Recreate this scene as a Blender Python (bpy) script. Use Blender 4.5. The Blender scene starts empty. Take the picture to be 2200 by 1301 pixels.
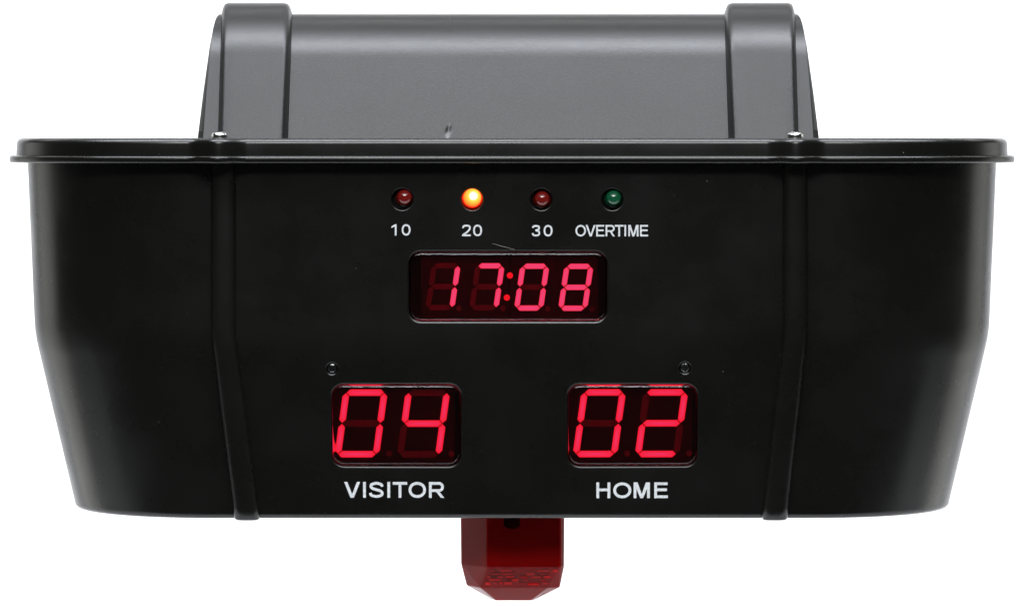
import bpy, bmesh, math, random
from mathutils import Vector, Matrix

sc = bpy.context.scene
col = sc.collection
PI = math.pi
S = 0.0002            # metres on the front plane for one photo pixel
D = 1.6               # camera distance to the front plane (y = 0)
Z0 = 0.6              # height of the lid top = camera height
PY0 = 297.0

# ------------------------------------------------------------------ camera
cam = bpy.data.cameras.new('camera')
cam.lens = 36 * D / (2200 * S)
cam.sensor_width = 36
cam.sensor_fit = 'HORIZONTAL'
cam.shift_y = -(650.5 - PY0) / 2200
cam.clip_start = 0.05
cam.clip_end = 50
camo = bpy.data.objects.new('camera', cam)
camo.location = (0, -D, Z0)
camo.rotation_euler = (PI / 2, 0, 0)
col.objects.link(camo)
sc.camera = camo

# ------------------------------------------------------------------ world, lamps, exposure
world = bpy.data.worlds.new('World')
sc.world = world
world.use_nodes = True
bg = world.node_tree.nodes['Background']
bg.inputs['Color'].default_value = (0.9, 0.95, 1.0, 1)
bg.inputs['Strength'].default_value = 0.03


def area(name, loc, target, sx, sy, power, color=(1, 1, 1)):
    l = bpy.data.lights.new(name, 'AREA')
    l.shape = 'RECTANGLE'
    l.size, l.size_y = sx, sy
    l.energy = power
    l.color = color
    o = bpy.data.objects.new(name, l)
    o.location = loc
    o.rotation_euler = (Vector(target) - Vector(loc)).to_track_quat('-Z', 'Y').to_euler()
    col.objects.link(o)
    return o


area('softbox_overhead', (0.0, -0.57, Z0 + 0.85), (0, -0.57, Z0), 1.6, 1.6, 19.5, (0.94, 0.97, 1.0))
area('strip_overhead', (0.0, -0.17, Z0 + 0.83), (0, 0.02, Z0), 1.6, 0.15, 18, (0.88, 0.91, 1.0))
area('key_front', (0.0, -1.25, Z0 + 0.78), (0, 0.0, Z0 - 0.08), 0.9, 0.28, 14, (0.98, 0.99, 1.0))
area('backdrop_lamp', (0.0, 0.62, Z0 + 0.78), (0, 1.3, Z0 - 0.1), 2.2, 0.25, 13)
for sx in (-1, 1):
    area('rim_lamp', (sx * 1.2, 0.50, Z0 - 0.15), (sx * 0.2, 0.05, Z0 - 0.08), 0.5, 0.9, 1.7, (1.0, 1.0, 0.94))
    area('backdrop_side_lamp', (sx * 1.0, 0.55, Z0 + 0.75), (sx * 1.0, 1.3, Z0 - 0.1), 0.6, 0.25, 3)

sc.view_settings.view_transform = 'Standard'
sc.view_settings.look = 'None'
sc.view_settings.exposure = 0
sc.view_settings.gamma = 1
sc.view_settings.use_curve_mapping = False
sc.render.engine = 'CYCLES'
sc.cycles.max_bounces = 16
sc.cycles.transmission_bounces = 12
sc.cycles.use_denoising = True


# ------------------------------------------------------------------ materials
def principled(name, base, rough, **kw):
    m = bpy.data.materials.new(name)
    m.use_nodes = True
    b = m.node_tree.nodes['Principled BSDF']
    b.inputs['Base Color'].default_value = (*base, 1)
    b.inputs['Roughness'].default_value = rough
    for k, v in kw.items():
        b.inputs[k.replace('_', ' ')].default_value = v
    return m, m.node_tree, b


def noise(nt, scale, detail=3, rough=0.5):
    tc = nt.nodes.new('ShaderNodeTexCoord')
    n = nt.nodes.new('ShaderNodeTexNoise')
    n.inputs['Scale'].default_value = scale
    n.inputs['Detail'].default_value = detail
    n.inputs['Roughness'].default_value = rough
    nt.links.new(tc.outputs['Object'], n.inputs['Vector'])
    return n


def maprange(nt, src, a, b, c, d):
    r = nt.nodes.new('ShaderNodeMapRange')
    r.inputs['From Min'].default_value = a
    r.inputs['From Max'].default_value = b
    r.inputs['To Min'].default_value = c
    r.inputs['To Max'].default_value = d
    nt.links.new(src, r.inputs['Value'])
    return r


def plastic(name, base, rough, grain=0.06, dust=True, vary=0.05):
    m, nt, b = principled(name, base, rough)
    n1 = noise(nt, 1900, 2)
    bump = nt.nodes.new('ShaderNodeBump')
    bump.inputs['Strength'].default_value = grain
    bump.inputs['Distance'].default_value = 0.0002
    nt.links.new(n1.outputs['Fac'], bump.inputs['Height'])
    nt.links.new(bump.outputs['Normal'], b.inputs['Normal'])
    n2 = noise(nt, 28, 5, 0.6)
    r = maprange(nt, n2.outputs['Fac'], 0.3, 0.7, rough - vary, rough + vary)
    nt.links.new(r.outputs['Result'], b.inputs['Roughness'])
    if dust:
        tc = nt.nodes.new('ShaderNodeTexCoord')
        v = nt.nodes.new('ShaderNodeTexVoronoi')
        v.inputs['Scale'].default_value = 95
        v.inputs['Randomness'].default_value = 1
        nt.links.new(tc.outputs['Object'], v.inputs['Vector'])
        spot = maprange(nt, v.outputs['Distance'], 0.012, 0.028, 1, 0)
        sep = nt.nodes.new('ShaderNodeSeparateColor')
        nt.links.new(v.outputs['Color'], sep.inputs['Color'])
        keep = maprange(nt, sep.outputs['Red'], 0.3, 1.0, 0, 1)
        mul = nt.nodes.new('ShaderNodeMath')
        mul.operation = 'MULTIPLY'
        nt.links.new(spot.outputs['Result'], mul.inputs[0])
        nt.links.new(keep.outputs['Result'], mul.inputs[1])
        mix = nt.nodes.new('ShaderNodeMix')
        mix.data_type = 'RGBA'
        mix.inputs[6].default_value = (*base, 1)
        mix.inputs[7].default_value = (0.25, 0.25, 0.23, 1)
        nt.links.new(mul.outputs[0], mix.inputs[0])
        nt.links.new(mix.outputs[2], b.inputs['Base Color'])
    return m


M = {}
M['plastic'] = plastic('black_satin_plastic', (0.0040, 0.0040, 0.0032), 0.28)
M['hood'] = plastic('black_grained_plastic', (0.007, 0.007, 0.0068), 0.36, 0.30, dust=False, vary=0.018)
M['print'], pnt_, pb_ = principled('white_screen_print', (0.74, 0.78, 0.80), 0.55)
pn_ = noise(pnt_, 900, 4, 0.7)
pm_ = pnt_.nodes.new('ShaderNodeMix')
pm_.data_type = 'RGBA'
pm_.inputs[6].default_value = (0.55, 0.59, 0.61, 1)
pm_.inputs[7].default_value = (0.80, 0.83, 0.85, 1)
pnt_.links.new(maprange(pnt_, pn_.outputs['Fac'], 0.3, 0.62, 0, 1).outputs['Result'], pm_.inputs[0])
pnt_.links.new(pm_.outputs[2], pb_.inputs['Base Color'])
M['chrome'] = principled('bright_zinc', (0.80, 0.80, 0.78), 0.16, Metallic=1.0)[0]
M['blackscrew'] = principled('black_oxide_steel', (0.16, 0.16, 0.16), 0.25, Metallic=1.0)[0]
M['window'] = principled('red_acrylic', (0.85, 0.14, 0.18), 0.02, Transmission_Weight=1.0, IOR=1.49)[0]
M['digit_face'] = principled('black_digit_face', (0.002, 0.0015, 0.002), 0.5)[0]
M['seg_off'] = principled('unlit_segment', (0.13, 0.06, 0.08), 0.5)[0]
M['led_red'] = principled('red_led_epoxy', (0.16, 0.008, 0.006), 0.08, Coat_Weight=0.5)[0]
M['led_green'] = principled('green_led_epoxy', (0.006, 0.085, 0.035), 0.08, Coat_Weight=0.5)[0]
M['lint'] = principled('pale_lint', (0.27, 0.26, 0.24), 0.8)[0]
M['beacon'] = principled('deep_red_acrylic', (0.70, 0.05, 0.05), 0.06, Transmission_Weight=1.0, IOR=1.20)[0]
M['core'] = principled('dark_red_core', (0.27, 0.020, 0.022), 0.5)[0]
M['ridge'] = principled('red_reflector', (0.80, 0.02, 0.02), 0.4)[0]


def glow(name, edge, core, strength):
    """emitter whose own light is hotter in the middle (vertex attribute 'core_glow')"""
    m = bpy.data.materials.new(name)
    m.use_nodes = True
    nt = m.node_tree
    nt.nodes.clear()
    out = nt.nodes.new('ShaderNodeOutputMaterial')
    em = nt.nodes.new('ShaderNodeEmission')
    at = nt.nodes.new('ShaderNodeAttribute')
    at.attribute_name = 'core_glow'
    ramp = nt.nodes.new('ShaderNodeValToRGB')
    e = ramp.color_ramp.elements
    e[0].color = (*edge, 1)
    e[1].color = (*core[-1], 1)
    for i, c in enumerate(core[:-1]):
        n = e.new((i + 1) / len(core))
        n.color = (*c, 1)
    nt.links.new(at.outputs['Fac'], ramp.inputs['Fac'])
    nt.links.new(ramp.outputs['Color'], em.inputs['Color'])
    em.inputs['Strength'].default_value = strength
    nt.links.new(em.outputs[0], out.inputs['Surface'])
    return m


M['seg_clock'] = glow('lit_clock_segment', (1.0, 0.14, 0.24), [(1.0, 0.32, 0.72), (1.0, 0.38, 0.95)], 1.15)
M['seg_score'] = glow('lit_score_segment', (1.0, 0.05, 0.11), [(1.0, 0.10, 0.24), (1.0, 0.22, 0.62)], 1.15)
M['colon'] = glow('lit_colon', (1.0, 0.05, 0.08), [(1.0, 0.05, 0.08)], 1.1)
M['led_lit'] = glow('lit_led', (0.55, 0.010, 0.004), [(1.0, 0.17, 0.02), (1.0, 0.42, 0.05), (1.0, 0.95, 0.60)], 2.0)

# ------------------------------------------------------------------ helpers
WM = {}


def link(name, me, mat, parent=None, mw=Matrix(), smooth=None):
    if mat is not None and not me.materials:
        me.materials.append(mat)
    o = bpy.data.objects.new(name, me)
    col.objects.link(o)
    WM[o] = mw.copy()
    if parent is not None:
        o.parent = parent
        o.matrix_parent_inverse = Matrix()
        o.matrix_basis = WM[parent].inverted() @ mw
    else:
        o.matrix_basis = mw
    if smooth is not None:
        shade(me, smooth)
    return o


def shade(me, ang):
    me.polygons.foreach_set('use_smooth', [True] * len(me.polygons))
    me.set_sharp_from_angle(angle=math.radians(ang))


def mesh(name, verts, faces):
    me = bpy.data.meshes.new(name)
    me.from_pydata([tuple(v) for v in verts], [], faces)
    me.validate()
    bm = bmesh.new()
    bm.from_mesh(me)
    bmesh.ops.recalc_face_normals(bm, faces=bm.faces)
    bm.to_mesh(me)
    bm.free()
    return me


def loft(name, rings, cap0=True, cap1=True):
    n = len(rings[0])
    v = [p for r in rings for p in r]
    f = []
    for i in range(len(rings) - 1):
        for j in range(n):
            a, b = i * n + j, i * n + (j + 1) % n
            f.append((a, b, b + n, a + n))
    if cap0:
        f.append(tuple(reversed(range(n))))
    if cap1:
        f.append(tuple(range((len(rings) - 1) * n, len(rings) * n)))
    return mesh(name, v, f)


def rrect(w, h, r, z, n=8, cx=0, cy=0):
    r = max(r, 1e-5)
    pts = []
    for qx, qy, a0 in ((1, 1, 0), (-1, 1, 90), (-1, -1, 180), (1, -1, 270)):
        for i in range(n + 1):
            a = math.radians(a0 + 90 * i / n)
            pts.append((cx + qx * (w / 2 - r) + r * math.cos(a), cy + qy * (h / 2 - r) + r * math.sin(a), z))
    return pts


def circ(r, z, n=40, cx=0, cy=0):
    return [(cx + r * math.cos(2 * PI * i / n), cy + r * math.sin(2 * PI * i / n), z) for i in range(n)]


def boolean(me, cutters, op='DIFFERENCE'):
    """me minus the cutter meshes (mesh, matrix); returns a new mesh"""
    o = bpy.data.objects.new('tmp', me)
    col.objects.link(o)
    tmp = [o]
    for cm, mw in cutters:
        c = bpy.data.objects.new('tmpc', cm)
        c.matrix_world = mw
        col.objects.link(c)
        tmp.append(c)
        md = o.modifiers.new('b', 'BOOLEAN')
        md.operation = op
        md.solver = 'EXACT'
        md.object = c
    bpy.context.view_layer.update()
    dg = bpy.context.evaluated_depsgraph_get()
    res = bpy.data.meshes.new_from_object(o.evaluated_get(dg))
    for t in tmp:
        bpy.data.objects.remove(t)
    return res


def interp(tab, t):
    if t <= tab[0][0]:
        return tab[0][1]
    for (a, va), (b, vb) in zip(tab, tab[1:]):
        if t <= b:
            return va + (vb - va) * (t - a) / (b - a)
    return tab[-1][1]


# ------------------------------------------------------------------ measures of the front
SIDE = [(345, 62), (705, 77), (722, 78.5), (740, 81), (756, 84.2), (770, 87.5), (1090, 161), (1200, 186)]


def inset(py):
    return (interp(SIDE, py) - 62) * S


def front_y(py):
    return 0.5 * inset(py)


def kf(y):
    return S * (1 + y / D)


def zof(py, y):
    return Z0 - (py - PY0) * kf(y)


def pt(px, py, y):
    return Vector(((px - 1100) * kf(y), y, zof(py, y)))


def frame(px, py):
    """matrix on the front panel: x right, y up along the panel, z out of it"""
    o = pt(px, py, front_y(py))
    a, b = pt(px, py + 6, front_y(py + 6)), pt(px, py - 6, front_y(py - 6))
    up = (b - a).normalized()
    rt = Vector((1, 0, 0))
    nn = rt.cross(up)
    return Matrix(((rt.x, up.x, nn.x, o.x), (rt.y, up.y, nn.y, o.y), (rt.z, up.z, nn.z, o.z), (0, 0, 0, 1))), kf(o.y)


# ------------------------------------------------------------------ backdrop (white seamless sweep)
sw = []
for y, z in [(-0.38, 0.0), (0.55, 0.0)] + [(0.55 + 0.75 * math.sin(a), 0.75 - 0.75 * math.cos(a)) for a in [PI / 2 * i / 16 for i in range(1, 17)]] + [(1.3, 1.35)]:
    sw.append((y, z))
sv, sf = [], []
for y, z in sw:
    sv += [(-1.5, y, z), (1.5, y, z)]
for i in range(len(sw) - 1):
    sf.append((2 * i, 2 * i + 1, 2 * i + 3, 2 * i + 2))
mpaper, pnt, pb = principled('white_paper', (0.86, 0.86, 0.86), 0.9)
pn = noise(pnt, 60, 4)
pr = maprange(pnt, pn.outputs['Fac'], 0.3, 0.7, 0.85, 0.95)
pnt.links.new(pr.outputs['Result'], pb.inputs['Roughness'])
bd = link('backdrop', mesh('backdrop', sv, sf), mpaper, smooth=40)
bd['kind'] = 'structure'

# ------------------------------------------------------------------ the scoreboard
root = bpy.data.objects.new('overhead_scoreboard', None)
root.empty_display_size = 0.05
col.objects.link(root)
WM[root] = Matrix.Translation((0, 0.08, zof(1113, 0.01)))
root.matrix_basis = WM[root]
root['label'] = 'black plastic overhead scoreboard with lit red digits and a red beacon beneath'
root['category'] = 'scoreboard'

A0 = 0.142          # half length of the flat front
LOBE = 0.057        # depth of the rounded ends
BACK = 0.150


def outline(z, w, a, f, d, back, bump=0.0, n_el=26, shrink=0.0):
    """closed plan outline: flat front with rounded ends; optional bumps at the two screw posts"""
    xs = [-a, a]
    if bump:
        xs = [-a + 2 * a * i / 220 for i in range(221)]
    pts = []
    for x in xs:
        y = f
        if bump:
            for xc in BUMPX:
                u = (x - xc) / 0.0130
                if abs(u) < 1:
                    y -= bump * 0.5 * (1 + math.cos(PI * u))
        pts.append((x, y, z))
    for i in range(1, n_el + 1):
        t = PI / 2 * i / n_el
        pts.append((a + (w - a) * math.sin(t), f + d - d * math.cos(t), z))
    r = 0.02
    for i in range(0, 7):
        t = PI / 2 * i / 6
        pts.append((w - 0.008 - r + r * math.cos(t), back - r + r * math.sin(t), z))
    m = [(-x, y, zz) for x, y, zz in reversed(pts[len(xs):])]
    return pts + m


BUMPX = ((472 - 1100) * S, (1707 - 1100) * S)


def body_ring(py, off=0.0, zz=None):
    ins = inset(py)
    f = front_y(py)
    ysil = f + LOBE
    w = (1101 - interp(SIDE, py)) * kf(ysil)
    a = A0 - 0.55 * ins
    z = zof(py, f) if zz is None else zz
    return outline(z, w - off, a - 0.0 * off, f + off, LOBE - off * 0.5, BACK - off)


rings = [body_ring(p) for p in (345, 705, 722, 740, 756, 770)]
zb = zof(1113.5, front_y(1100))
RF = 0.0028
rings.append(body_ring(1090))
ztop = rings[-1][0][2]
pyf = 1100
for i in range(0, 7):
    t = PI / 2 * i / 6
    rings.append(body_ring(pyf, RF * (1 - math.cos(t)), zb + RF - RF * math.sin(t)))
body = loft('housing', rings)

cutters = []
K = kf(0.0)


def pocket_cut(px0, px1, py0, py1, rc, fil, depth):
    mw, k = frame((px0 + px1) / 2, (py0 + py1) / 2)
    w, h = (px1 - px0) * k, (py1 - py0) * k
    rs = [rrect(w, h, rc, -depth), rrect(w, h, rc, -fil)]
    for i in range(1, 7):
        t = PI / 2 * i / 6
        o = fil - fil * math.cos(t)
        rs.append(rrect(w + 2 * o, h + 2 * o, rc + o, -fil + fil * math.sin(t) + 0.00001))
    rs.append(rrect(w + 2 * fil, h + 2 * fil, rc + fil, 0.004))
    return loft('cut', rs), mw


def round_cut(px, py, rpx, fil, depth):
    mw, k = frame(px, py)
    r = rpx * k
    rs = [circ(r, -depth), circ(r, -fil)]
    for i in range(1, 6):
        t = PI / 2 * i / 5
        rs.append(circ(r + fil - fil * math.cos(t), -fil + fil * math.sin(t) + 0.00001))
    rs.append(circ(r + fil, 0.004))
    return loft('cut', rs), mw


CLOCK = (878.5, 1304, 540, 690)
VIS = (713, 990, 824, 1002)
HOME = (1220, 1498, 824, 1002)
for w_ in (CLOCK, VIS, HOME):
    cutters.append(pocket_cut(*w_, 0.0052, 0.0011, 0.012))
LEDS = [(864, 427.5, 869, 424.5), (1014.5, 428, 1014.5, 425), (1163, 428, 1165, 428), (1315.5, 428, 1318.5, 426)]
for hx, hy, _, _ in LEDS:
    cutters.append(round_cut(hx, hy, 22.5, 0.0008, 0.006))
PSCREW = [(713.5, 791.5), (1471.5, 790)]
for sx, sy in PSCREW:
    cutters.append(round_cut(sx, sy, 12.0, 0.0008, 0.004))
body = boolean(body, cutters)
body.name = 'housing'
body.materials.clear()
housing = link('housing', body, M['plastic'], root, smooth=24)
wn = housing.modifiers.new('weighted', 'WEIGHTED_NORMAL')
wn.keep_sharp = True
wn.weight = 100

# moulded ribs down the front
for cxs, tops in ((-1, 480.5), (1, 1708)):
    sec = []
    for i in range(21):
        t = PI * i / 20
        c, s_ = math.cos(t), math.sin(t)
        sec.append((-abs(c) ** 0.68 * math.copysign(1, c), s_ ** 0.68))
    rr = []
    for py in (346, 450, 600, 705, 722, 740, 770, 860, 960, 1050, 1090, 1108, 1113):
        dx = 0 if py < 720 else (py - 720) / 398 * (52 if cxs < 0 else -45)
        f = front_y(py)
        hw = 26.5 + (1.5 if py > 800 else 0)
        pro = 0.0054
        zz = zof(py, f - 0.003)
        if py >= 1108:
            zz = zb - (py - 1111) * 0.00016
            if py > 1110:
                hw -= 4
                pro -= 0.0009
        ring = [((tops + dx - 1100 + u * hw) * kf(f), f - pro * v, zz) for u, v in sec]
        ring += [(ring[-1][0], f + 0.004, zz), (ring[0][0], f + 0.004, zz)]
        rr.append(ring)
    link('corner_rib', loft('corner_rib', rr), M['plastic'], housing, smooth=50)

# lid with rolled edge, its flange, and two bright screws
def lid_ring(off, py, bump=0.0072):
    w = (1100 - 62) * kf(LOBE)
    return outline(zof(py, -0.005), w + off, A0, -off, LOBE + off, BACK + off, bump)


rs = [lid_ring(o, p) for o, p in ((-0.002, 345), (0.0052, 345), (0.0052, 333), (0.0051, 322))]
RL = 0.0026
zt = Z0
for i in range(0, 8):
    t = PI / 2 * i / 7
    o = 0.0050 - RL * (1 - math.cos(t))
    r = lid_ring(o, 300)
    rs.append([(x, y, zt - RL + RL * math.sin(t)) for x, y, _ in r])
r = lid_ring(-0.006, 300, 0.0055)
rs.append([(x, y, zt) for x, y, _ in r])
lid = link('lid', loft('lid', rs), M['plastic'], root, smooth=40)
rs = []
for o, p in ((0.0040, 351.0), (0.0074, 351.0), (0.0079, 349.4), (0.0082, 347), (0.0082, 340), (0.0080, 337.3), (0.0075, 335.8), (0.0068, 335.0), (0.0052 - 0.001, 334.6)):
    rs.append(lid_ring(o, p))
link('flange', loft('flange', rs), M['plastic'], lid, smooth=50)


def screw_mesh(r, h, slot_w, slot_d, n=36, lens=0.35):
    rs = [circ(r * 0.97, 0, n), circ(r, h * 0.12, n), circ(r, h * 0.45, n)]
    for i in range(1, 7):
        t = PI / 2 * i / 6
        rs.append(circ(max(r * math.cos(t) ** 0.8, r * 0.03), h * 0.45 + h * 0.55 * math.sin(t), n))
    me = loft('screw', rs)
    cut = []
    for ang in (PI / 7, PI / 7 + PI / 2):
        L = r * 1.12 if slot_d > h * 0.5 else r * 0.62
        c = loft('c', [rrect(2 * L * 0.8, slot_w * 0.7, 1e-5, h - slot_d, 1), rrect(2 * L, slot_w, 1e-5, h * 1.4, 1)])
        cut.append((c, Matrix.Rotation(ang, 4, 'Z')))
    return boolean(me, cut)


for px in (472, 1708):
    me = screw_mesh(17.3 * S, 14 * S, 0.0013, 0.0016)
    me.name = 'screw'
    me.materials.clear()
    yy = -0.0035
    link('screw', me, M['chrome'], lid, Matrix.Translation(((px - 1100) * kf(yy), yy, Z0 + 0.00001)) @ Matrix.Rotation(0.25 if px < 1000 else 0.75, 4, 'Z'), smooth=35)

# ------------------------------------------------------------------ hood on the lid
HC = 1092.0
ALPHA = math.radians(26)
RH = 0.036
YB = 0.030
ZH = 267 * kf(0.0745)
L1 = (ZH - RH * (1 - math.sin(ALPHA))) / math.cos(ALPHA)
PROF = []      # (y, z above lid, ny, nz)
for i in range(43):
    t = L1 * i / 42
    PROF.append((YB + t * math.sin(ALPHA), t * math.cos(ALPHA), -math.cos(ALPHA), math.sin(ALPHA)))
cy, cz = PROF[-1][0] + RH * math.cos(ALPHA), PROF[-1][1] - RH * math.sin(ALPHA)
for i in range(1, 31):
    e = ALPHA + (PI / 2 - ALPHA) * i / 30
    PROF.append((cy - RH * math.cos(e), cz + RH * math.sin(e), -math.cos(e), math.sin(e)))
for i in range(1, 4):
    PROF.append((cy + 0.008 * i, cz + RH, 0, 1))
yl = cy + 0.024
for i in range(1, 9):
    e = PI / 2 * i / 8
    PROF.append((yl + 0.012 * math.sin(e), cz + RH - 0.012 + 0.012 * math.cos(e), math.sin(e), math.cos(e)))
PROF.append((yl + 0.012, 0.0, 1, 0))
ITOP = 43 + 30
EDGE = [(30, 619), (34, 624), (40, 627.5), (50, 631), (65, 634.5), (100, 639.5), (200, 648.5), (297, 655.5)]


def py_of(i):
    y, z = PROF[i][0], PROF[i][1]
    if i >= ITOP - 1:
        return 30.0
    return PY0 - z / kf(y)


def hood_x(offpx, y):
    return (HC - 1100 + offpx) * kf(y)


NC = 240
hv, hf = [], []
cols = []
for j in range(NC + 1):
    cols.append((-1 + 2 * j / NC, 0))
cols += [(-0.2 + 0.0016 * (i - 30), 0) for i in range(61)]      # finer where the dent is
cols = [(-1, 1)] + sorted(set(cols)) + [(1, 1)]
for u, ch in cols:
    for i, (y, z, ny, nz) in enumerate(PROF):
        py = py_of(i)
        e = interp(EDGE, py)
        yy = y
        x = hood_x(u * e, y)
        d = 0.0
        if ch:
            t = max(0, min(1, (py - 70) / 227))
            yy = y + 0.001 + 0.0025 * t
            x = hood_x(u * (e + 1 + 11.5 * t), y + 0.002 * t)
            if i >= ITOP:
                yy = y
        elif i < 43:
            # small dent low on the cover
            du, dv = (x / kf(y) + 1100 - 963 + 0.25 * (py - 281)) / 5.5, (py - 281) / 11.0
            d = -0.0008 * math.exp(-(du * du + dv * dv))
        hv.append((x, yy + ny * d, Z0 + z + nz * d))
NP = len(PROF)
for j in range(len(cols) - 1):
    for i in range(NP - 1):
        a = j * NP + i
        hf.append((a, a + 1, a + NP + 1, a + NP))
hf.append(tuple(range(NP)))
hf.append(tuple(reversed(range((len(cols) - 1) * NP, len(cols) * NP))))
hood = link('hood', mesh('hood', hv, hf), M['hood'], root, smooth=40)

HB = 24 * kf(0.075)
for sgn in (-1, 1):
    # (offset px at the top, at the bottom, height share) across the band, outer side to inner side
    prof = [(617, 625, -0.15), (615.5, 623.5, 0.10), (613.5, 621, 0.45), (611, 618, 0.75), (607.5, 614.5, 0.93), (601, 608, 1.0)]
    prof += [(601 - 119 * i / 6, 608 - 114 * i / 6, 1.0) for i in range(1, 6)]
    prof += [(482, 494, 1.0), (474.5, 486.5, 0.93), (470, 482, 0.75), (467, 477.5, 0.45), (464.5, 474, 0.10), (463, 471, -0.15)]
    bv, bf = [], []
    for tx, bx_, h in prof:
        for i, (y, z, ny, nz) in enumerate(PROF):
            py = py_of(i)
            t = max(0, min(1, (py - 30) / 267))
            off = tx + (bx_ - tx) * t
            hh = HB * h
            zz = max(0.0, z + nz * hh)
            yy = y + ny * hh
            if i == 0:
                yy = yy - nz * hh * math.tan(ALPHA)
                zz = 0.0
            bv.append((hood_x(sgn * off, y), yy, Z0 + zz))
    for j in range(len(prof) - 1):
        for i in range(NP - 1):
            a = j * NP + i
            bf.append((a, a + 1, a + NP + 1, a + NP))
    link('band', mesh('band', bv, bf), M['hood'], hood, smooth=45)

# ------------------------------------------------------------------ display windows and digits
def window(name, box, label):
    px0, px1, py0, py1 = box
    mw, k = frame((px0 + px1) / 2, (py0 + py1) / 2)
    g = 0.00022
    w, h, rc = (px1 - px0) * k - 2 * g, (py1 - py0) * k - 2 * g, 0.0050
    rb = 0.0015
    zf = -0.0001
    rs = [rrect(w, h, rc, -0.0040), rrect(w, h, rc, zf - rb)]
    for i in range(1, 8):
        t = PI / 2 * i / 7
        o = rb * (1 - math.cos(t))
        rs.append(rrect(w - 2 * o, h - 2 * o, rc - o * 0.8, zf - rb + rb * math.sin(t)))
    o = link(name, loft(name, rs), M['window'], root, mw, smooth=40)
    m2 = o.modifiers.new('weighted', 'WEIGHTED_NORMAL')
    m2.keep_sharp = True
    o['label'] = label
    return o


window('clock_window', CLOCK, 'wide red window over the clock digits')
window('score_window', VIS, 'red window over the left-hand score')
window('score_window', HOME, 'red window over the right-hand score')

SEGMAP = {'0': 'abcdef', '1': 'bc', '2': 'abdeg', '4': 'bcfg', '7': 'abc', '8': 'abcdefg'}


def seg_mesh(p, q, t, gap, shear, mat):
    p, q = Vector(p), Vector(q)
    d = (q - p).normalized()
    n = Vector((-d.y, d.x))
    a, b = p + d * gap, q - d * gap
    L = (b - a).length

    def hexa(tt, trim):
        a2, b2 = a + d * trim, b - d * trim
        sh = min(tt, L * 0.4)
        return [a2, a2 + d * sh + n * tt, b2 - d * sh + n * tt, b2, b2 - d * sh - n * tt, a2 + d * sh - n * tt]
    outer, inner = hexa(t, 0), hexa(t * 0.62, t * 0.75)
    mid = [(p + q) / 2]
    zt = 0.00025
    v, heat = [], []
    for ring, z, hh in ((outer, 0, 0), (outer, zt, 0.0), (inner, zt, 0.62)):
        for c in ring:
            v.append((c.x + c.y * shear, c.y, z))
            heat.append(hh)
    c = mid[0]
    v.append((c.x + c.y * shear, c.y, zt))
    heat.append(1.0)
    f = []
    for i in range(6):
        j = (i + 1) % 6
        f += [(i, j, 6 + j, 6 + i), (6 + i, 6 + j, 12 + j, 12 + i), (12 + i, 12 + j, 18)]
    me = mesh('segment', v, f)
    at = me.attributes.new('core_glow', 'FLOAT', 'POINT')
    at.data.foreach_set('value', heat)
    me.materials.append(mat)
    return me


def dot_mesh(r, mat, n=20):
    v = circ(r, 0, n) + circ(r, 0.00025, n) + [(0, 0, 0.00025)]
    f = [(i, (i + 1) % n, n + (i + 1) % n, n + i) for i in range(n)] + [(n + i, n + (i + 1) % n, 2 * n) for i in range(n)]
    me = mesh('dot', v, f)
    at = me.attributes.new('core_glow', 'FLOAT', 'POINT')
    at.data.foreach_set('value', [0.0] * (2 * n) + [1.0])
    me.materials.append(mat)
    return me


ZD = -0.0050


def digit_set(name, hw, hh, t, gap, shear, litmat, cell, dotpos, dotr, k):
    """prepare shared meshes for a digit size (px units)"""
    nodes = {'tl': (-hw, hh), 'tr': (hw, hh), 'ml': (-hw, 0), 'mr': (hw, 0), 'bl': (-hw, -hh), 'br': (hw, -hh)}
    ends = {'a': ('tl', 'tr'), 'b': ('tr', 'mr'), 'c': ('mr', 'br'), 'd': ('bl', 'br'), 'e': ('ml', 'bl'), 'f': ('tl', 'ml'), 'g': ('ml', 'mr')}
    out = {}
    for s_, (p, q) in ends.items():
        P = tuple(c * k for c in nodes[p])
        Q = tuple(c * k for c in nodes[q])
        for lit in (0, 1):
            out[s_, lit] = seg_mesh(P, Q, t * k, gap * k, shear, litmat if lit else M['seg_off'])
    plate = loft(name, [rrect(cell[0] * k, cell[1] * k, 0.0004, -0.0022, 2), rrect(cell[0] * k, cell[1] * k, 0.0004, -0.0001, 2)])
    plate.materials.append(M['digit_face'])
    dot = dot_mesh(dotr * k, M['seg_off'])

    def place(ch, px, py, label, shift=0.0):
        mw, kk = frame(px, py)
        mw = mw @ Matrix.Translation((0, shift * k, ZD))
        dg = link(name, plate, None, root, mw)
        dg['label'] = label
        for s_ in 'abcdefg':
            link('segment', out[s_, int(s_ in SEGMAP[ch])], None, dg, mw)
        link('decimal_point', dot, None, dg, mw @ Matrix.Translation((dotpos[0] * k, dotpos[1] * k, 0)))
    return place


kk = kf(0.001)
clock = digit_set('clock_digit', 25.7, 44.9, 5.8, 1.0, 0.145, M['seg_clock'], (94.4, 138), (34.5, -46.5), 6.0, kk * 1.004)
for ch, px, py, lb in (('1', 951.4, 614.6, 'clock digit showing one'), ('7', 1046.2, 615.0, 'clock digit showing seven'), ('0', 1142.5, 615.8, 'clock digit showing zero'), ('8', 1237.4, 616.2, 'clock digit showing eight')):
    clock(ch, px, py, lb, -1.8)
cdot = dot_mesh(6.7 * kk, M['colon'])
for px, py in ((1095.6, 590.7), (1088.9, 638.2)):
    mw, _ = frame(px, py)
    link('colon_dot', cdot, None, root, mw @ Matrix.Translation((0, -1.8 * kk, ZD)))

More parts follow.
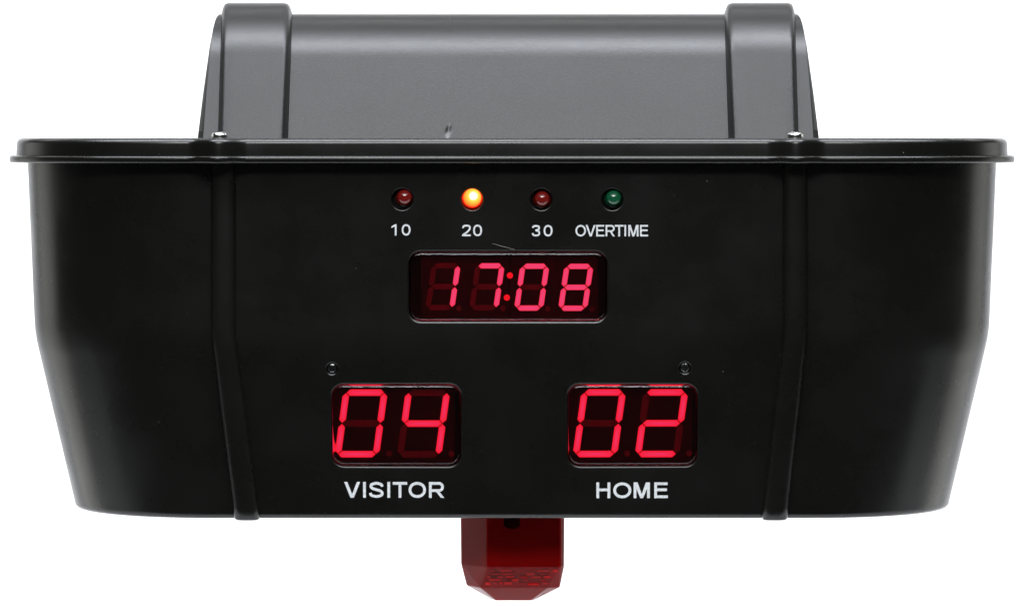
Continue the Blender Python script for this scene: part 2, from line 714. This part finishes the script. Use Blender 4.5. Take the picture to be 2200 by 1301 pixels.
kk = kf(0.007)
score = digit_set('score_digit', 40.9, 67.0, 7.1, 1.0, 0.135, M['seg_score'], (133.6, 172), (51.0 + 9, -66.0), 6.6, kk * 1.003)
for ch, px, py, lb in (('0', 776, 908, 'left-hand score digit showing zero'), ('4', 910.3, 908.3, 'left-hand score digit showing four'),
                       ('0', 1288.8, 907.6, 'right-hand score digit showing zero'), ('2', 1422.7, 907.6, 'right-hand score digit showing two')):
    score(ch, px - 0.8, py, lb, -4.2)

# ------------------------------------------------------------------ indicator lamps
def led(dx, dy, mat, label, lit=False):
    mw, k = frame(dx, dy)
    r = (19.2 if lit else 17.2) * k
    zc = -0.0014 if lit else -0.0022
    fz = -0.0018 if lit else -0.0045
    rs = [(r * 1.15, -0.0062), (r * 1.15, fz - 0.0001), (r * 1.0, fz), (r, max(zc, fz + 0.0002))]
    for i in range(1, 13):
        t = PI / 2 * i / 12
        rs.append((max(r * math.cos(t), r * 0.02), zc + r * 0.95 * math.sin(t)))
    me = loft('indicator_light', [circ(a, z, 40) for a, z in rs])
    if lit:
        at = me.attributes.new('core_glow', 'FLOAT', 'POINT')
        hs = []
        for v in me.vertices:
            q = math.hypot(v.co.x - 0.14 * r, v.co.y - 0.24 * r) / r
            h = max(0.0, 1.06 - 0.72 * q)
            if q < 0.42:
                h = 1.0
            if v.co.z < fz + 0.0001:
                h = 0.0  # collar emits deep red, imitating the lamp's light on the hole wall
            hs.append(min(1, h))
        at.data.foreach_set('value', hs)
    o = link('indicator_light', me, mat, root, mw, smooth=50)
    o['label'] = label
    return o


led(LEDS[0][2], LEDS[0][3], M['led_red'], 'unlit dark red lamp above the number ten')
led(LEDS[1][2], LEDS[1][3], M['led_lit'], 'glowing orange lamp above the number twenty', True)
led(LEDS[2][2], LEDS[2][3], M['led_red'], 'unlit dark red lamp above the number thirty')
led(LEDS[3][2], LEDS[3][3], M['led_green'], 'green lamp above the overtime lettering')

# ------------------------------------------------------------------ black panel screws
for i, (px, py) in enumerate(PSCREW):
    mw, k = frame(px, py)
    me = screw_mesh(10.8 * k, 0.0013, 0.0009, 0.0008)
    me.name = 'panel_screw'
    me.materials.clear()
    link('panel_screw', me, M['blackscrew'], root, mw @ Matrix.Translation((0, 0, -0.0016)) @ Matrix.Rotation(0.3 + i, 4, 'Z'), smooth=35)


# ------------------------------------------------------------------ printed lettering
def catmull(pts, n=7):
    out = []
    P = [pts[0]] + list(pts) + [pts[-1]]
    for i in range(1, len(P) - 2):
        p0, p1, p2, p3 = [Vector(q) for q in P[i - 1:i + 3]]
        for j in range(n):
            t = j / n
            out.append(0.5 * ((2 * p1) + (p2 - p0) * t + (2 * p0 - 5 * p1 + 4 * p2 - p3) * t * t + (3 * p1 - p0 - 3 * p2 + p3) * t ** 3))
    out.append(Vector(pts[-1]))
    return [tuple(p) for p in out]


def glyph(ch, W, H, w):
    """list of ('line', pts, closed) or ('poly', pts) in a W x H box"""
    h = w / 2
    xl, xr, yb, yt = h, W - h, h, H - h
    ln = lambda *p: ('line', list(p), False)
    if ch == 'I':
        return [ln((W / 2, 0), (W / 2, H))]
    if ch == 'T':
        return [ln((0, yt), (W, yt)), ln((W / 2, 0), (W / 2, H - w))]
    if ch == 'H':
        return [ln((xl, 0), (xl, H)), ln((xr, 0), (xr, H)), ln((w, H * .53), (W - w, H * .53))]
    if ch == 'E':
        return [ln((xl, 0), (xl, H)), ln((w, yt), (W * .98, yt)), ln((w, H * .53), (W * .93, H * .53)), ln((w, yb), (W, yb))]
    if ch == 'V':
        return [('poly', [(0, H), (W / 2 - w * .58, 0), (W / 2 + w * .58, 0), (W, H), (W - w * 1.12, H), (W / 2, w * 1.35), (w * 1.12, H)])]
    if ch == 'M':
        return [ln((xl, 0), (xl, H)), ln((xr, 0), (xr, H)),
                ('poly', [(w * .1, H), (w * 1.42, H), (W / 2, w * 1.5), (W - w * 1.42, H), (W - w * .1, H), (W / 2 + w * .52, 0), (W / 2 - w * .52, 0)])]
    if ch in 'O0':
        pw = 0.96 if ch == 'O' else 0.88
        pts = []
        for i in range(40):
            t = 2 * PI * i / 40
            c, s_ = math.cos(t), math.sin(t)
            pts.append((W / 2 + (W / 2 - h) * math.copysign(abs(c) ** pw, c), H / 2 + (H / 2 - h) * math.copysign(abs(s_) ** pw, s_)))
        return [('line', pts, True)]
    if ch == 'R':
        b = H * .46
        rad = (yt - b) / 2
        xc = xr - rad - w * .12
        bowl = [(w, yt)] + [(xc + rad * math.cos(a), b + rad + rad * math.sin(a)) for a in [PI / 2 - PI * i / 12 for i in range(13)]] + [(w, b)]
        return [ln((xl, 0), (xl, H)), ('line', bowl, False), ('poly', [(W * .40, b), (W * .40 + w * 1.25, b), (W, 0), (W - w * 1.2, 0)])]
    if ch == 'S':
        return [('line', catmull([(xr - w * .05, H * .70), (W * .84, H * .83), (W / 2, yt), (W * .17, H * .83), (xl + w * .1, H * .70), (W * .24, H * .585), (W / 2, H * .51),
                                  (W * .78, H * .43), (xr, H * .29), (W * .83, H * .155), (W / 2, yb), (W * .15, H * .16), (xl - w * .1, H * .31)]), False)]
    if ch == '1':
        return [ln((xr, 0), (xr, H)), ('poly', [(W - w * .9, H), (W - w * .9, H * .80), (0, H * .66), (0, H * .80)])]
    if ch == '2':
        return [('line', catmull([(xl, H * .69), (W * .18, H * .86), (W / 2, yt), (W * .83, H * .87), (xr, H * .71), (W * .80, H * .53), (W * .50, H * .31), (xl + w * .25, w * .9)]), False),
                ln((0, yb), (W, yb))]
    if ch == '3':
        return [('line', catmull([(xl, H * .73), (W * .2, H * .87), (W / 2, yt), (W * .82, H * .87), (xr - w * .1, H * .74), (W * .78, H * .60), (W * .42, H * .54)]), False),
                ('line', catmull([(W * .46, H * .53), (W * .82, H * .44), (xr, H * .28), (W * .83, H * .14), (W / 2, yb), (W * .16, H * .14), (xl, H * .28)]), False)]
    return []


def lettering(name, items, py0, py1, stroke, label):
    """items: (character, px left, px right)"""
    cxp = (items[0][1] + items[-1][2]) / 2
    mw, k = frame(cxp, (py0 + py1) / 2)
    H = (py1 - py0) * k
    v, f = [], []
    layer = 0
    for ch, x0, x1 in items:
        ox = (x0 - cxp) * k
        for g in glyph(ch, (x1 - x0) * k, H, stroke * k):
            z = 0.00004 + 0.000006 * (layer % 5)
            layer += 1
            base = len(v)
            if g[0] == 'poly':
                v += [(ox + x, y - H / 2, z) for x, y in g[1]]
                f.append(tuple(range(base, base + len(g[1]))))
                continue
            pts, closed = [Vector(p) for p in g[1]], g[2]
            n = len(pts)
            for i, p in enumerate(pts):
                a = pts[i - 1] if (i > 0 or closed) else p
                b = pts[(i + 1) % n] if (i < n - 1 or closed) else p
                d1, d2 = (p - a), (b - p)
                d1 = d1.normalized() if d1.length > 1e-9 else d2.normalized()
                d2 = d2.normalized() if d2.length > 1e-9 else d1
                d = (d1 + d2).normalized()
                nn = Vector((-d.y, d.x))
                sc_ = stroke * k / 2 / max(0.5, nn.dot(Vector((-d1.y, d1.x))))
                for sg in (1, -1):
                    q = p + nn * sc_ * sg
                    v.append((ox + q.x, q.y - H / 2, z))
            for i in range(n if closed else n - 1):
                a, b = base + 2 * i, base + 2 * ((i + 1) % n)
                f.append((a, a + 1, b + 1, b))
    me = bpy.data.meshes.new(name)
    me.from_pydata(v, [], f)
    bm = bmesh.new()
    bm.from_mesh(me)
    for fc in bm.faces:
        fc.normal_update()
        if fc.normal.z < 0:
            fc.normal_flip()
    bm.to_mesh(me)
    bm.free()
    o = link(name, me, M['print'], root, mw)
    o['label'] = label


z4 = lambda s, a, x0: [(c, x0 + p / s, x0 + q / s) for c, p, q in a]
lettering('lettering', z4(3.333, [('1', 203, 240), ('0', 277, 340)], 780), 481.5, 505.8, 3.8, 'white printed number ten')
lettering('lettering', z4(3.333, [('2', 709, 771), ('0', 788, 852)], 780), 482.5, 507.2, 3.8, 'white printed number twenty')
lettering('lettering', z4(3.333, [('3', 1209, 1268), ('0', 1293, 1357)], 780), 483.2, 507.6, 3.8, 'white printed number thirty')
lettering('lettering', z4(7.333, [('O', 853, 1018), ('V', 1014, 1172), ('E', 1180, 1308), ('R', 1328, 1475), ('T', 1472, 1612), ('I', 1620, 1655), ('M', 1685, 1846), ('E', 1870, 1998)], 1120), 483, 507.6, 3.7, 'white printed word overtime')
lettering('lettering', z4(3.613, [('V', 287, 411), ('I', 432, 457), ('S', 482, 593), ('I', 620, 646), ('T', 664, 776), ('O', 787, 922), ('R', 945, 1064)], 660), 1034, 1068.6, 6.0, 'white printed word visitor')
lettering('lettering', z4(3.613, [('H', 366, 474), ('O', 497, 637), ('M', 655, 781), ('E', 815, 921)], 1180), 1035, 1069.4, 6.0, 'white printed word home')

# ------------------------------------------------------------------ red beacon under the housing
def beacon_ring(py, L, FL, FR, R, yf, ych, yback, k0=0.06):
    k = kf(k0)
    z = Z0 - (py - PY0) * k
    X = lambda px: (px - 1100) * k
    ych2 = yback - (ych - yf)
    return [(X(FL), yf, z), (X(FR), yf, z), (X(R), yf + 0.0025, z), (X(R), ych2, z), (X(FR - 20), yback, z), (X(FL), yback, z), (X(L), ych2, z), (X(L), ych, z)]


zbase = zb + 0.001
bk = 0.05
r0 = beacon_ring(1200, 990.5, 1047, 1203, 1211, 0.034, 0.048, 0.084)
rs = [[(x, y, zbase) for x, y, _ in r0],
      beacon_ring(1203, 991.5, 1047.5, 1203, 1210.3, 0.034, 0.048, 0.084),
      beacon_ring(1250, 1003, 1033, 1176, 1201.5, 0.040, 0.050, 0.078),
      beacon_ring(1283, 1055, 1066, 1140, 1148, 0.050, 0.055, 0.068)]
beacon_src = rs
beacon = link('beacon_lens', loft('beacon_lens', rs), M['beacon'], root)
bv_ = beacon.modifiers.new('soft_edges', 'BEVEL')
bv_.width = 0.0004
bv_.segments = 2
bv_.limit_method = 'ANGLE'
bv_.angle_limit = 0.2
beacon['label'] = 'dark red faceted beacon lens under the housing'
rs = []
cxm, cym = 0.0, 0.059
for ri, (sx_, dz) in enumerate(((0.965, 0.0), (0.965, 0.0), (0.965, 0.0004), (0.96, 0.0007))):
    src = beacon_src[ri]
    rs.append([(x * sx_ + 0.0002, cym + (y - cym) * (sx_ - 0.05), z + dz) for x, y, z in src])
rs[0] = [(x, y, zbase - 0.0006) for x, y, _ in rs[0]]
link('backdrop_blocker', loft('backdrop_blocker', rs), M['core'], beacon)  # added inside the lens to keep the white backdrop from showing through
sock = [circ(r_, h_, 24) for r_, h_ in ((0.0062, 0.0), (0.0062, 0.006), (0.0048, 0.0078), (0.0022, 0.0086))]
M['socket'] = principled('dark_socket', (0.02, 0.004, 0.008), 0.8, Specular_IOR_Level=0.1)[0]
link('bulb_socket', loft('bulb_socket', sock), M['socket'], beacon, Matrix.Translation((0.0, 0.0412, zbase - 0.0008)) @ Matrix.Rotation(PI, 4, 'X'), smooth=40)
rv, rf = [], []
k = kf(0.06)
random.seed(4)
for py, y, x0, x1 in ((1211, 0.0356, 1053, 1196), (1218, 0.0364, 1050, 1193), (1225, 0.0372, 1047, 1190), (1232, 0.0380, 1044, 1186), (1240, 0.0388, 1040, 1181)):
    x = x0 + random.uniform(0, 10)
    while x < x1:
        w = random.uniform(5, 26)
        xb = min(x + w, x1)
        dy = random.uniform(-0.0004, 0.0003)
        hgt = random.uniform(1.4, 3.6)
        z1, z2 = Z0 - (py - hgt - PY0) * k, Z0 - (py + hgt - PY0) * k
        sk = random.uniform(-0.0006, 0.0006)
        zm = (z1 + z2) / 2 + sk
        b = len(rv)
        Xa, Xb = (x - 1100) * k, (xb - 1100) * k
        rv += [(Xa, y + 0.0016, z1), (Xb, y + 0.0016, z1), (Xa, y - 0.0003 + dy, zm), (Xb, y - 0.0003 - dy, zm), (Xa, y + 0.0020, z2), (Xb, y + 0.0020, z2)]
        rf += [(b, b + 1, b + 3, b + 2), (b + 2, b + 3, b + 5, b + 4), (b, b + 2, b + 4), (b + 1, b + 5, b + 3), (b, b + 4, b + 5, b + 1)]
        x = xb + random.uniform(1, 30)
link('reflector_ridges', mesh('reflector_ridges', rv, rf), M['ridge'], beacon)

# ------------------------------------------------------------------ a stray fibre stuck above the clock window
path = [(1058, 523), (1066, 525.2), (1076, 528), (1088, 531), (1098, 534), (1106, 536)]
fr = []
for i, (px, py) in enumerate(path):
    mw, k = frame(px, py)
    rad = 0.00009 if 0 < i < len(path) - 1 else 0.00008
    c = mw @ Vector((0, 0, 0.00016))
    fr.append([tuple(c + Vector((0.0, -rad * math.cos(a), rad * math.sin(a)))) for a in [2 * PI * j / 6 for j in range(6)]])
fib = link('lint_fibre', loft('lint_fibre', fr), M['lint'], smooth=60)
fib['label'] = 'thin pale stray fibre stuck just above the clock window'
fib['category'] = 'fibre'
